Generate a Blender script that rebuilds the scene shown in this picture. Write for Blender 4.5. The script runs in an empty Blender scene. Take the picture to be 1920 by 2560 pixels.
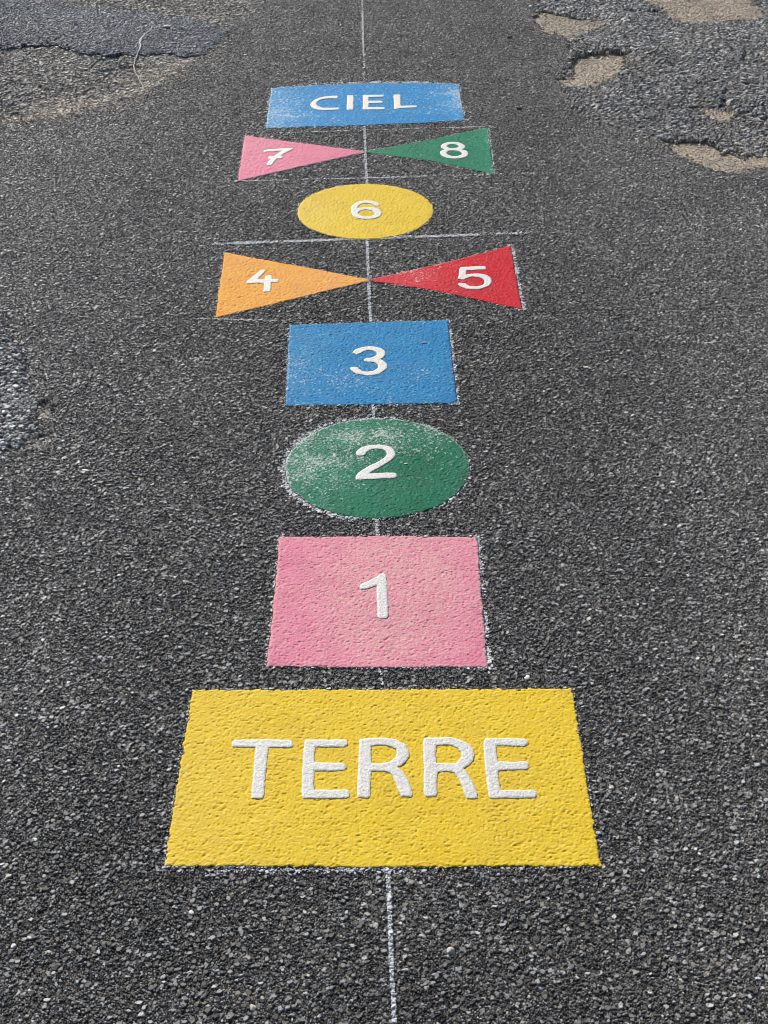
import bpy, math
import numpy as np
from mathutils import Matrix

Q = 1.0                      # mesh density multiplier
rng = np.random.default_rng(11)
F32 = np.float32
scene = bpy.context.scene
COL = scene.collection

# ----------------------------------------------------------------- camera
FPX, PHI, ROLL, CAMH = 3230.41 * 1920 / 1659, 0.60865, 0.00913, 1.7804
def ground(p, z=0.0):
    """point of the photograph (1920 x 2560) -> x, y on the plane of height z"""
    p = np.atleast_2d(np.array(p, float))
    x = p[:, 0] - 960; y = p[:, 1] - 1280
    c, s = math.cos(ROLL), math.sin(ROLL)
    x, y = c * x - s * y, s * x + c * y
    dy = FPX * math.cos(PHI) - y * math.sin(PHI); dz = -FPX * math.sin(PHI) - y * math.cos(PHI)
    t = (CAMH - z) / -dz
    return np.stack([x * t, dy * t], 1)

cd = bpy.data.cameras.new('camera'); cam = bpy.data.objects.new('camera', cd); COL.objects.link(cam)
c, s = math.cos(ROLL), math.sin(ROLL)
X = np.array([1, 0, 0.]); D = np.array([0, -math.sin(PHI), -math.cos(PHI)]); Fw = np.array([0, math.cos(PHI), -math.sin(PHI)])
R_ = c * X + s * D; U_ = -(-s * X + c * D)
cam.matrix_world = Matrix([[R_[i], U_[i], -Fw[i], (0, 0, CAMH)[i]] for i in range(3)] + [[0, 0, 0, 1]])
cd.sensor_fit = 'VERTICAL'; cd.sensor_height = 36.0; cd.lens = FPX / 2560 * 36.0
cd.clip_start = 0.05; cd.clip_end = 500
scene.camera = cam

# ----------------------------------------------------------------- light
AZ, EL = math.radians(-24), math.radians(29)      # sun ahead of the camera and to its left
sv = np.array([math.sin(AZ) * math.cos(EL), math.cos(AZ) * math.cos(EL), math.sin(EL)])
w = bpy.data.worlds.new('World'); scene.world = w; w.use_nodes = True
nt = w.node_tree; bg = nt.nodes['Background']
sky = nt.nodes.new('ShaderNodeTexSky'); sky.sky_type = 'NISHITA'; sky.sun_disc = False
sky.sun_elevation = EL; sky.sun_rotation = AZ
nt.links.new(sky.outputs[0], bg.inputs[0]); bg.inputs[1].default_value = 0.055
ld = bpy.data.lights.new('sun', 'SUN'); ld.energy = 4.8; ld.angle = math.radians(0.5); ld.color = (1, .955, .89)
sun = bpy.data.objects.new('sun', ld); COL.objects.link(sun)
from mathutils import Vector
sun.rotation_euler = Vector(sv).to_track_quat('Z', 'Y').to_euler()
scene.view_settings.view_transform = 'Standard'; scene.view_settings.look = 'None'
scene.view_settings.exposure = 0.32; scene.view_settings.gamma = 1
scene.cycles.filter_width = 1.05
scene.cycles.max_bounces = 4; scene.cycles.diffuse_bounces = 2; scene.cycles.glossy_bounces = 2

# ----------------------------------------------------------------- noise and stones
TN = 1024
_tab = [rng.random((TN, TN)).astype(F32) for _ in range(9)]
def vnoise(x, y, sc, k=0):
    t = _tab[k % 9]
    gx = np.asarray(x, F32) / F32(sc) + F32(37.3 * (k + 1)); gy = np.asarray(y, F32) / F32(sc) + F32(11.7 * (k + 1))
    ix = np.floor(gx).astype(np.int32); iy = np.floor(gy).astype(np.int32)
    fx = gx - ix; fy = gy - iy
    fx = fx * fx * (3 - 2 * fx); fy = fy * fy * (3 - 2 * fy)
    M = TN - 1
    a = t[ix & M, iy & M]; b = t[(ix + 1) & M, iy & M]; c_ = t[ix & M, (iy + 1) & M]; d = t[(ix + 1) & M, (iy + 1) & M]
    return (a * (1 - fx) + b * fx) * (1 - fy) + (c_ * (1 - fx) + d * fx) * fy
def fbm(x, y, sc, k=0, n=3):
    r = 0; a = 1; tot = 0
    for i in range(n):
        r = r + a * (vnoise(x, y, sc / 2 ** i, k + i) - .5); tot += a; a *= .55
    return r / tot * 2
def sstep(a, b, v):
    t = np.clip((v - a) / (b - a), 0, 1); return t * t * (3 - 2 * t)

_cos = np.cos(_tab[2] * F32(6.2832)); _sin = np.sin(_tab[2] * F32(6.2832))
_el = (1 + .30 * _tab[3]).astype(F32)
def _layer(x, y, cs, off):
    gx = x / F32(cs) + F32(off); gy = y / F32(cs) + F32(off * .7)
    ix = np.floor(gx).astype(np.int32); iy = np.floor(gy).astype(np.int32)
    M = TN - 1
    f1 = np.full(x.shape, 9, F32); f2 = f1.copy(); bi = np.zeros(x.shape, np.int32); bj = bi.copy()
    bu = np.zeros(x.shape, F32); bv = bu.copy()
    for dx in (-1, 0, 1):
        for dy in (-1, 0, 1):
            i = (ix + dx) & M; j = (iy + dy) & M
            px = gx - (ix + dx + _tab[0][i, j]); py = gy - (iy + dy + _tab[1][i, j])
            cc = _cos[i, j]; ss = _sin[i, j]; e = _el[i, j]
            u = (cc * px + ss * py); v = (cc * py - ss * px) * e
            d = np.sqrt(u * u / e + v * v) - F32(.32) * _tab[4][i, j]
            m = d < f1
            f2 = np.where(m, f1, np.minimum(f2, d)); f1 = np.where(m, d, f1)
            bi = np.where(m, i, bi); bj = np.where(m, j, bj); bu = np.where(m, px, bu); bv = np.where(m, py, bv)
    return f1, f2, bi, bj, bu, bv
def stones(x, y, amp=1.0, big=.34, cs=.0038):
    """relief (m, about 0..0.003) and stone tone (0..1) of a coarse asphalt surface"""
    shp = np.shape(x); x = np.asarray(x, F32).ravel(); y = np.asarray(y, F32).ravel()
    H = np.empty(x.shape, F32); T = np.empty(x.shape, F32)
    CH = 150000
    for a in range(0, len(x), CH):
        xx = x[a:a + CH]; yy = y[a:a + CH]
        # wobble so that outlines are not straight
        wx = xx + F32(.0009) * (vnoise(xx, yy, .0028, 1) - .5); wy = yy + F32(.0009) * (vnoise(xx, yy, .0028, 2) - .5)
        f1, f2, i, j, u, v = _layer(wx, wy, cs, 3.7)
        e = np.clip((f2 - f1) / .42, 0, 1); e = e * (2 - e)
        h = (.15 + .85 * _tab[5][i, j]) * F32(.0036) * e + (u * (_tab[6][i, j] - .5) + v * (_tab[7][i, j] - .5)) * F32(.0022) * e
        t = (_tab[8][i, j] * F32(.72) + F32(.28) * _tab[5][i, j]) * (F32(.35) + F32(.65) * np.sqrt(e))
        # larger chippings scattered among them
        f1, f2, i, j, u, v = _layer(wx, wy, cs * 2.0, 91.3)
        r = .30 + .22 * _tab[5][i, j]
        k = np.clip((r - f1 - .05) / .16, 0, 1); k = k * (2 - k)
        present = _tab[6][i, j] < big
        hb = (F32(.0022) + .0016 * _tab[7][i, j]) * k + (u * (_tab[5][i, j] - .5) + v * (_tab[8][i, j] - .5)) * F32(.0036) * k
        m = present & (hb > h) & (k > .05)
        h = np.where(m, hb, h); t = np.where(m, F32(.30) + F32(.70) * _tab[3][i, j], t)
        H[a:a + CH] = h * F32(amp); T[a:a + CH] = t
    return H.reshape(shp), T.reshape(shp)
HM = 0.0015                                        # mean stone relief

# ----------------------------------------------------------------- outlines
def sdf_poly(x, y, pts, holes=()):
    """signed distance to a polygon, negative inside"""
    d2 = np.full(x.shape, 1e9); ins = np.zeros(x.shape, bool)
    for ring in (pts,) + tuple(holes):
        n = len(ring)
        for k in range(n):
            ax, ay = ring[k]; bx, by = ring[(k + 1) % n]
            ex, ey = bx - ax, by - ay
            L = ex * ex + ey * ey + 1e-14
            t = np.clip(((x - ax) * ex + (y - ay) * ey) / L, 0, 1)
            d2 = np.minimum(d2, (x - ax - t * ex) ** 2 + (y - ay - t * ey) ** 2)
            if ay != by:
                c_ = ((ay > y) != (by > y)) & (x < (bx - ax) * (y - ay) / (by - ay) + ax)
                ins ^= c_
    d = np.sqrt(d2)
    return np.where(ins, -d, d)
def smooth_ring(p, it=2):
    p = np.asarray(p, float)
    for _ in range(it):
        a = .75 * p + .25 * np.roll(p, -1, 0); b = .25 * p + .75 * np.roll(p, -1, 0)
        p = np.stack([a, b], 1).reshape(-1, 2)
    return p
def ellipse_ring(cx, cy, rx, ry, n=96):
    a = np.linspace(0, 2 * np.pi, n, endpoint=False)
    return np.stack([cx + rx * np.cos(a), cy + ry * np.sin(a)], 1)

# ----------------------------------------------------------------- mesh helpers
def to_mesh(name, co, faces, attrs, mat, loc=(0, 0, 0), smooth=True):
    me = bpy.data.meshes.new(name)
    co = np.asarray(co, F32) - np.asarray(loc, F32); faces = np.asarray(faces, np.int32)
    n = len(faces); k = faces.shape[1]
    me.vertices.add(len(co)); me.vertices.foreach_set('co', co.ravel())
    me.loops.add(n * k); me.loops.foreach_set('vertex_index', faces.ravel())
    me.polygons.add(n); me.polygons.foreach_set('loop_start', np.arange(0, n * k, k, dtype=np.int32))
    try: me.polygons.foreach_set('loop_total', np.full(n, k, np.int32))
    except Exception: pass
    me.polygons.foreach_set('use_smooth', np.full(n, smooth, bool))
    for an, av in attrs.items():
        a = me.attributes.new(an, 'FLOAT', 'POINT'); a.data.foreach_set('value', np.asarray(av, F32).ravel())
    me.update(calc_edges=True)
    me.materials.append(mat)
    return me
def link(name, me, parent=None, loc=(0, 0, 0)):
    o = bpy.data.objects.new(name, me); COL.objects.link(o); o.location = loc
    if parent is not None:
        o.parent = parent; o.location = (0, 0, 0)
    return o
def tag(o, label=None, cat=None, group=None, kind=None):
    for k, v in (('label', label), ('category', cat), ('group', group), ('kind', kind)):
        if v: o[k] = v
    return o
def empty(name, loc, label, cat, group=None):
    o = bpy.data.objects.new(name, None); COL.objects.link(o); o.location = loc
    o.empty_display_size = .05
    return tag(o, label, cat, group)

def sheet(bounds, res, sdf, height, attrs, wall=0.006, snap=True):
    """mesh of the region sdf < 0 on a grid, edge vertices pulled onto the outline, sides dropped by `wall`"""
    x0, x1, y0, y1 = bounds; res = res / Q
    nx = int((x1 - x0) / res) + 2; ny = int((y1 - y0) / res) + 2
    gx, gy = np.meshgrid(x0 + np.arange(nx) * res, y0 + np.arange(ny) * res, indexing='ij')
    s_ = sdf(gx, gy)
    inside = s_ < res * .55
    q = inside[:-1, :-1] & inside[1:, :-1] & inside[1:, 1:] & inside[:-1, 1:]
    used = np.zeros_like(inside)
    used[:-1, :-1] |= q; used[1:, :-1] |= q; used[1:, 1:] |= q; used[:-1, 1:] |= q
    px, py = gx.copy(), gy.copy()
    # border vertices of the kept quads
    cnt = np.zeros(inside.shape, np.int8)
    for a, b in ((slice(None, -1), slice(None, -1)), (slice(1, None), slice(None, -1)), (slice(1, None), slice(1, None)), (slice(None, -1), slice(1, None))):
        cnt[a, b] += q
    border = used & (cnt < 4)
    if snap:
        dsx, dsy = np.gradient(s_, res)
        g = np.sqrt(dsx ** 2 + dsy ** 2) + 1e-6
        mv = np.clip(s_, -res * .7, res * .7) / g
        px = np.where(border, px - mv * dsx / g, px); py = np.where(border, py - mv * dsy / g, py)
    idx = -np.ones(inside.shape, np.int64); idx[used] = np.arange(used.sum())
    vx = px[used]; vy = py[used]; sv_ = s_[used]
    z = height(vx, vy, sv_)
    co = np.stack([vx, vy, z], 1)
    qi, qj = np.nonzero(q)
    f = np.stack([idx[qi, qj], idx[qi + 1, qj], idx[qi + 1, qj + 1], idx[qi, qj + 1]], 1)
    at = {k: fn(vx, vy, sv_) for k, fn in attrs.items()}
    if wall:
        e = np.concatenate([f[:, [0, 1]], f[:, [1, 2]], f[:, [2, 3]], f[:, [3, 0]]])
        N = len(co)
        key = e[:, 0] * N + e[:, 1]; rev = e[:, 1] * N + e[:, 0]
        be = e[~np.isin(key, rev)]
        bvs = np.unique(be)
        mp = -np.ones(N, np.int64); mp[bvs] = N + np.arange(len(bvs))
        lo = co[bvs].copy(); lo[:, 2] -= wall
        co = np.concatenate([co, lo])
        f = np.concatenate([f, np.stack([be[:, 1], be[:, 0], mp[be[:, 0]], mp[be[:, 1]]], 1)])
        at = {k: np.concatenate([v, v[bvs]]) for k, v in at.items()}
    return co, f, at

# ----------------------------------------------------------------- materials
def lin(r, g, b):
    f = lambda v: v / 12.92 if v <= .04045 else ((v + .055) / 1.055) ** 2.4
    return (f(r / 255), f(g / 255), f(b / 255), 1)
class N:
    def __init__(s, name):
        s.m = bpy.data.materials.new(name); s.m.use_nodes = True; s.t = s.m.node_tree
        s.b = s.t.nodes['Principled BSDF']
        s.co = s.t.nodes.new('ShaderNodeTexCoord')
    def n(s, t, **k):
        o = s.t.nodes.new(t)
        for a, v in k.items(): setattr(o, a, v)
        return o
    def l(s, a, b): s.t.links.new(a, b)
    def put(s, sock, v):
        if hasattr(v, 'is_linked'): s.l(v, sock)
        else: sock.default_value = v
    def attr(s, name): return s.n('ShaderNodeAttribute', attribute_name=name).outputs['Fac']
    def noise(s, sc, det=2, rough=.5):
        o = s.n('ShaderNodeTexNoise'); s.l(s.co.outputs['Object'], o.inputs['Vector'])
        o.inputs['Scale'].default_value = sc; o.inputs['Detail'].default_value = det; o.inputs['Roughness'].default_value = rough
        return o.outputs['Fac']
    def math(s, op, a, b=0.0, clamp=False):
        o = s.n('ShaderNodeMath', operation=op, use_clamp=clamp); s.put(o.inputs[0], a); s.put(o.inputs[1], b); return o.outputs[0]
    def ramp(s, v, stops, interp='LINEAR'):
        o = s.n('ShaderNodeValToRGB'); s.put(o.inputs[0], v); e = o.color_ramp; e.interpolation = interp
        while len(e.elements) < len(stops): e.elements.new(.5)
        for el, (p, c_) in zip(e.elements, stops): el.position = p; el.color = c_
        return o.outputs[0]
    def mix(s, f, a, b, mode='MIX'):
        o = s.n('ShaderNodeMix', data_type='RGBA', blend_type=mode)
        s.put(o.inputs[0], f); s.put(o.inputs[6], a); s.put(o.inputs[7], b); return o.outputs[2]
    def range(s, v, a, b, c_=0., d=1.):
        o = s.n('ShaderNodeMapRange'); s.put(o.inputs[0], v)
        for i, q in enumerate((a, b, c_, d)): o.inputs[i + 1].default_value = q
        return o.outputs[0]
    def bump(s, h, strength, dist):
        o = s.n('ShaderNodeBump'); s.put(o.inputs['Height'], h); o.inputs['Strength'].default_value = strength; o.inputs['Distance'].default_value = dist
        s.l(o.outputs[0], s.b.inputs['Normal'])

def g(v, tint=(1, 1, 1)): return (v * tint[0], v * tint[1], v * tint[2], 1)
def asphalt(name, mul=1.0, tint=(1, 1, 1), dust=0.0, dustcol=lin(150, 135, 115), chalk=False, light=1.0):
    k = N(name)
    tone = k.attr('tone')
    st = [(0, g(.012 * mul, tint)), (.22, g(.030 * mul, tint)), (.45, g(.080 * mul, tint)), (.66, g(.165 * mul * light, tint)), (.88, g(.27 * mul * light, (1, 1, .98))), (1, g(.50 * light, (1, .985, .94)))]
    col = k.ramp(tone, st)
    # aggregate of several rocks: a bluish and a brownish kind
    hue = k.ramp(k.noise(160, 1), [(.35, (.93, .98, 1.06, 1)), (.55, (1, 1, 1, 1)), (.72, (1.07, 1.0, .90, 1))])
    col = k.mix(1.0, col, hue, 'MULTIPLY')
    patch = k.ramp(k.noise(3.2, 4, .6), [(.3, (.86, .86, .87, 1)), (.7, (1.14, 1.13, 1.12, 1))])
    col = k.mix(1.0, col, patch, 'MULTIPLY')
    pl = k.math('ADD', 1.0, k.attr('pale'))
    col = k.mix(1.0, col, k.ramp(k.math('MULTIPLY', pl, .5), [(0, (0, 0, 0, 1)), (1, (2, 2, 2, 1))]), 'MULTIPLY')
    da = k.attr('dust')
    d = k.math('MULTIPLY', da, k.range(k.noise(240, 3, .6), .30, .62), True)
    col = k.mix(d, col, k.mix(k.noise(420, 2), dustcol, tuple(v * 1.5 for v in dustcol[:3]) + (1,)))
    k.l(col, k.b.inputs['Base Color'])
    k.b.inputs['Roughness'].default_value = .66; k.b.inputs['Specular IOR Level'].default_value = .32
    k.bump(k.noise(900, 3, .6), .55, .0012)
    return k.m
def paint(name, base, pale, deep, grain=.25):
    k = N(name)
    top = k.attr('top')
    col = k.mix(k.range(k.noise(14, 3, .55), .35, .7), base, deep)
    sp = k.range(k.math('ADD', k.math('MULTIPLY', top, .55), k.math('MULTIPLY', k.noise(300, 2, .6), .6)), .55, .85)
    col = k.mix(k.math('MULTIPLY', sp, grain), col, pale)  # pale specks on the grain tops: glass bead glints put into the colour
    d = k.math('MULTIPLY', k.attr('dust'), k.range(k.noise(150, 5, .75), .36, .60), True)
    col = k.mix(d, col, pale)
    n = k.math('ADD', k.math('MULTIPLY', k.noise(330, 3, .75), .75), k.math('MULTIPLY', top, .30))
    c_ = k.range(k.math('ADD', n, k.attr('chalk')), .80, .93)
    col = k.mix(k.math('MULTIPLY', c_, .85), col, (.62, .63, .64, 1))
    dirt = k.math('MULTIPLY', k.range(k.noise(7, 6, .72), .48, .72), .11)
    col = k.mix(dirt, col, (.16, .15, .14, 1))
    k.l(col, k.b.inputs['Base Color'])
    k.b.inputs['Roughness'].default_value = .6; k.b.inputs['Specular IOR Level'].default_value = .07
    k.bump(k.noise(520, 3, .6), .6, .0012)
    return k.m
def white_paint(name, base=(.74, .735, .705, 1), low=(.55, .545, .52, 1)):
    k = N(name)
    col = k.mix(k.range(k.noise(300, 3, .6), .35, .6), low, base)
    st = k.math('MULTIPLY', k.range(k.noise(90, 4, .7), .58, .75), .35)
    col = k.mix(st, col, lin(170, 150, 120))
    k.l(col, k.b.inputs['Base Color'])
    k.b.inputs['Roughness'].default_value = .6
    k.bump(k.noise(450, 3, .6), .8, .0014)
    return k.m
def chalk_mat(name, col=(.74, .75, .77, 1)):
    k = N(name)
    c_ = k.mix(k.noise(500, 2), col, tuple(v * .72 for v in col[:3]) + (1,))
    k.l(c_, k.b.inputs['Base Color']); k.b.inputs['Roughness'].default_value = .9; k.b.inputs['Specular IOR Level'].default_value = .15
    return k.m
def pebble_mat(name, a, b):
    k = N(name)
    k.l(k.mix(k.range(k.noise(260, 4, .65), .3, .7), a, b), k.b.inputs['Base Color']); k.b.inputs['Roughness'].default_value = .7
    k.bump(k.noise(700, 3), .5, .001)
    return k.m

M_ground = asphalt('dark_asphalt', 1.14, (1.05, 1.0, .93))
M_blue = asphalt('bluish_asphalt', 1.35, (.90, 1.0, 1.20))
M_rough = asphalt('weathered_asphalt', 2.2, (1.04, 1.0, .95), light=.9)
M_worn = asphalt('dusty_asphalt', 1.4, (1.04, 1.0, .95), dustcol=lin(180, 168, 150))
M_left = asphalt('ravelled_asphalt', 2.5, (1.03, 1.0, .98))
M_sand = asphalt('sandy_base', 1.7, (1.06, 1.0, .9), dustcol=lin(188, 170, 146))
M_sandpale = asphalt('pale_gritty_base', 2.0, (1.02, 1.0, .95), dustcol=lin(150, 144, 130))
M_white = white_paint('white_paint')
M_whitefar = white_paint('worn_white_paint', (.76, .735, .675, 1), (.58, .55, .49, 1))
M_chalk = chalk_mat('chalk')
M_chalkblue = chalk_mat('bluish_chalk', (.60, .62, .68, 1))

# ----------------------------------------------------------------- outlines of the surface zones (photo -> ground)
def ring(p, z=0, it=2): return smooth_ring(ground(p, z), it)
blue_ring = ring([(-420, 14), (60, 4), (200, 20), (330, 28), (420, 42), (520, 52), (568, 76), (562, 92), (540, 112), (512, 135), (480, 142), (440, 141), (400, 134), (300, 138), (220, 135), (180, 125), (110, 110), (60, 118), (0, 124), (-420, 150)])
worn_ring = ring([(-420, 60), (300, 90), (530, 112), (520, 136), (490, 152), (430, 192), (370, 226), (300, 256), (230, 275), (150, 292), (80, 300), (0, 313), (-200, 330), (-420, 345)])
top_ring = ring([(150, -160), (700, -160), (705, -40), (660, 18), (600, 62), (560, 84), (470, 64), (330, 36), (190, 26)])
rough_ring = ring([(1300, -90), (1335, 5), (1340, 28), (1352, 80), (1400, 90), (1428, 100), (1416, 133), (1421, 165), (1392, 197), (1400, 217), (1432, 262), (1463, 300), (1498, 318), (1573, 324), (1631, 344), (1662, 360), (1706, 395), (1770, 419), (1828, 434), (1930, 416), (2080, 425), (2500, 440), (2400, -60), (2000, -110)])
left_ring = ring([(-300, 800), (-40, 838), (18, 836), (54, 866), (82, 925), (74, 970), (92, 1004), (90, 1062), (78, 1105), (45, 1124), (0, 1130), (-300, 1190)])
H_A = ring([(1333, 22), (1345, 70), (1372, 78), (1400, 87), (1425, 99), (1450, 82), (1512, 62), (1500, 52), (1440, 45), (1400, 35), (1380, 24)])
H_B = ring([(1434, 130), (1470, 126), (1520, 121), (1560, 130), (1568, 147), (1550, 172), (1530, 196), (1500, 211), (1450, 219), (1398, 212), (1405, 200), (1428, 178), (1432, 150)])
H_C = ring([(1590, -30), (1610, 0), (1660, 20), (1670, 40), (1690, 54), (1780, 56), (1880, 46), (1917, 38), (1890, 20), (1872, 0), (1850, -30), (1700, -45)])
H_D = ring([(1742, 266), (1770, 267), (1840, 281), (1847, 290), (1805, 304), (1778, 300), (1770, 285)])
H_E = ring([(1640, 347), (1700, 349), (1760, 352), (1800, 371), (1860, 389), (1930, 391), (2030, 394), (2030, 412), (1930, 413), (1870, 422), (1828, 432), (1790, 427), (1740, 404), (1690, 382)])
H_G = ring([(92, 1000), (128, 1002), (132, 1030), (117, 1052), (95, 1062)])
H_H = ring([(86, 1090), (128, 1085), (132, 1110), (110, 1124), (72, 1128), (60, 1118)])
HOLES = {'A': H_A, 'B': H_B, 'C': H_C, 'D': H_D, 'E': H_E, 'G': H_G, 'H': H_H}

def bbox(r, m=.02):
    return (r[:, 0].min() - m, r[:, 0].max() + m, r[:, 1].min() - m, r[:, 1].max() + m)
def ragged(r, amp=.012, sc=.05, k=3, fine=.004):
    return lambda x, y: sdf_poly(x, y, r) + amp * fbm(x, y, sc, k, 3) + fine * (vnoise(x, y, .008, k + 1) - .5) * 2 + fine * (vnoise(x, y, .02, k + 2) - .5) * 2.4
SD = {'blue': ragged(blue_ring, .022, .06, 1, .008), 'worn': ragged(worn_ring, .02, .06, 2), 'top': ragged(top_ring, .03, .1, 6), 'left': ragged(left_ring, .018, .05, 4, .007)}
for k_, r in HOLES.items(): SD[k_] = ragged(r, .028 if k_ not in 'GH' else .006, .045, 5 + ord(k_) % 3, .010 if k_ not in 'GH' else .005)
_rough0 = ragged(rough_ring, .022, .06, 3, .009)
def rough_sdf(x, y):
    d = _rough0(x, y)
    for k_ in 'ABCDE': d = np.maximum(d, -SD[k_](x, y))
    return d
SD['rough'] = rough_sdf

# ----------------------------------------------------------------- the hopscotch outlines
PZ = 0.0034                     # level of the paint
LZ = 0.0047                     # level of the white numerals
def P9(l): return [(a * 1920 / 1659, b * 1920 / 1659) for a, b in l]
def Gp(l): return ground(P9(l), PZ)
def fit_circle(l):
    p = Gp(l); ctr = np.array([(p[0, 0] + p[1, 0]) / 2, (p[2, 1] + p[3, 1]) / 2])
    return ellipse_ring(ctr[0], ctr[1], (p[1, 0] - p[0, 0]) / 2, (p[2, 1] - p[3, 1]) / 2)
SHAPES = {
 'terre': Gp([(416, 1490), (820, 1489), (1236, 1486), (1266, 1680), (1298, 1870), (820, 1872), (355, 1870), (384, 1690)]),
 'one': Gp([(604, 1160), (820, 1159), (1031, 1160), (1042, 1300), (1053, 1440), (820, 1441), (576, 1439), (591, 1300)]),
 'two': fit_circle([(616, 1006), (1014, 1006), (815, 903), (812, 1120)]),
 'three': Gp([(625, 702), (800, 696), (967, 692), (977, 780), (987, 869), (800, 873), (617, 876), (621, 790)]),
 'four': Gp([(485, 545), (465, 686), (640, 644), (797, 606), (797, 603), (640, 573)]),
 'five': Gp([(1103, 530), (1114, 597), (1128, 668), (950, 630), (799, 606), (799, 603), (950, 570)]),
 'six': fit_circle([(642, 456), (936, 456), (789, 397), (792, 516)]),
 'seven': Gp([(529, 292), (513, 391), (650, 359), (788, 328), (788, 326), (655, 309)]),
 'eight': Gp([(1054, 275), (1060, 325), (1068, 376), (930, 346), (790, 329), (790, 326), (930, 301)]),
 'ciel': Gp([(586, 190), (680, 184), (787, 180), (890, 179), (991, 181), (1003, 259), (900, 266), (787, 270), (680, 273), (574, 277), (580, 232)]),
}
def shape_sdf(key, amp=1.0):
    r = SHAPES[key]; k = sum(map(ord, key)) % 7
    return lambda x, y: sdf_poly(x, y, r) + amp * (.0014 * fbm(x, y, .03, k, 2) + .0019 * (vnoise(x, y, .0055, k + 1) - .5) * 2)
def in_panels(x, y):
    d = np.full(x.shape, 1.0)
    for key, r in SHAPES.items():
        b = bbox(r, .03); m = (x > b[0]) & (x < b[1]) & (y > b[2]) & (y < b[3])
        if m.any(): d[m] = np.minimum(d[m], shape_sdf(key)(x[m], y[m]))
    return d

# ----------------------------------------------------------------- ground
def undulate(x, y): return .0016 * fbm(x, y, .35, 2, 2)
def zmask(x, y, key, ringv, m=.04):
    b = bbox(ringv, m); d = np.full(x.shape, 1.0)
    k = (x > b[0]) & (x < b[1]) & (y > b[2]) & (y < b[3])
    if k.any(): d[k] = SD[key](x[k], y[k])
    return d
def ground_drop(x, y):
    """how far the bed lies lower: under the paint, under other layers and in the holes"""
    z = np.zeros(x.shape)
    z -= .0062 * sstep(-.0015, -.0045, in_panels(x, y))
    for key, r, dep in (('blue', blue_ring, .016), ('worn', worn_ring, .016), ('top', top_ring, .016), ('left', left_ring, .012)):
        z = np.minimum(z, -dep * sstep(.001, -.006, zmask(x, y, key, r)))
    dd = zmask(x, y, 'rough', rough_ring); z = np.minimum(z, -.022 * sstep(.001, -.006, dd))
    for k_, r in HOLES.items():
        dep = .022 if k_ in 'ABCDE' else .012
        z = np.minimum(z, -dep * sstep(.003, -.003, zmask(x, y, k_, r)))
    return z
def surf(x, y):
    h, t = stones(x, y)
    return h + undulate(x, y), t

ncore = int(1440 * Q); nside = int(120 * Q)
ys = [0.95]
while ys[-1] < 7.0: ys.append(ys[-1] + .00128 / Q * max(ys[-1] / 1.3, 1) ** .55)
st = .006
while ys[-1] < 60: ys.append(ys[-1] + st); st *= 1.09
st = .003; pre = [ys[0]]
while pre[-1] > -20: pre.append(pre[-1] - st); st *= 1.12
ys = np.array(pre[:0:-1] + ys)
hw = (np.clip(.30 + .225 * ys, .5, 2.2))
tc = np.linspace(-1, 1, ncore)
ts = np.geomspace(1.004, 60, nside)
tt = np.concatenate([-ts[::-1], tc, ts])
gx = (hw[None, :] * tt[:, None]); gy = np.broadcast_to(ys[None, :], gx.shape)
hz, tone = stones(gx, gy)
far = np.clip(1.15 - (np.abs(tt)[:, None] - 1) * .7, .15, 1) * np.where((gy > 7.2) | (gy < .7), .4, 1)
fx, fy = gx.ravel(), gy.ravel()
zz = (hz * np.clip(far, 0, 1)).ravel() + undulate(fx, fy) + ground_drop(fx, fy)
nxg, nyg = gx.shape
I = np.arange(nxg * nyg, dtype=np.int32).reshape(nxg, nyg)
faces = np.stack([I[:-1, :-1], I[1:, :-1], I[1:, 1:], I[:-1, 1:]], -1).reshape(-1, 4)
gdust = np.zeros(len(fx))
for k_, r in HOLES.items():
    rd = .05 if k_ in 'ABCDE' else .025
    gdust = np.maximum(gdust, .30 * sstep(rd, 0, zmask(fx, fy, k_, r, .07)))
gdust = np.maximum(gdust, .60 * sstep(.07, 0, zmask(fx, fy, 'worn', worn_ring, .1)) * sstep(-.5, .1, fx + 1.0))
gdust = np.maximum(gdust, .22 * sstep(.06, 0, zmask(fx, fy, 'rough', rough_ring, .09)))
gdust *= np.clip(.65 + 1.1 * fbm(fx, fy, .06, 5), 0, 1.3)
axis = -.015 - .004 * (fy - 2)
gpale = .02 + .42 * sstep(.30, .95, np.abs(fx - axis) + .12 * fbm(fx, fy, .5, 7)) + .28 * fbm(fx, fy, .45, 1) + .14 * fbm(fx, fy, .12, 4) + .08 * sstep(1.75, 1.25, fy)
me = to_mesh('ground', np.stack([fx, fy, zz], 1), faces, {'tone': tone, 'dust': gdust, 'pale': gpale}, M_ground, smooth=False)
tag(link('ground', me), 'dark grey coarse asphalt ground carrying the painted hopscotch', 'asphalt', kind='structure')
del faces, I, gx, gy, hz, tone, zz

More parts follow.
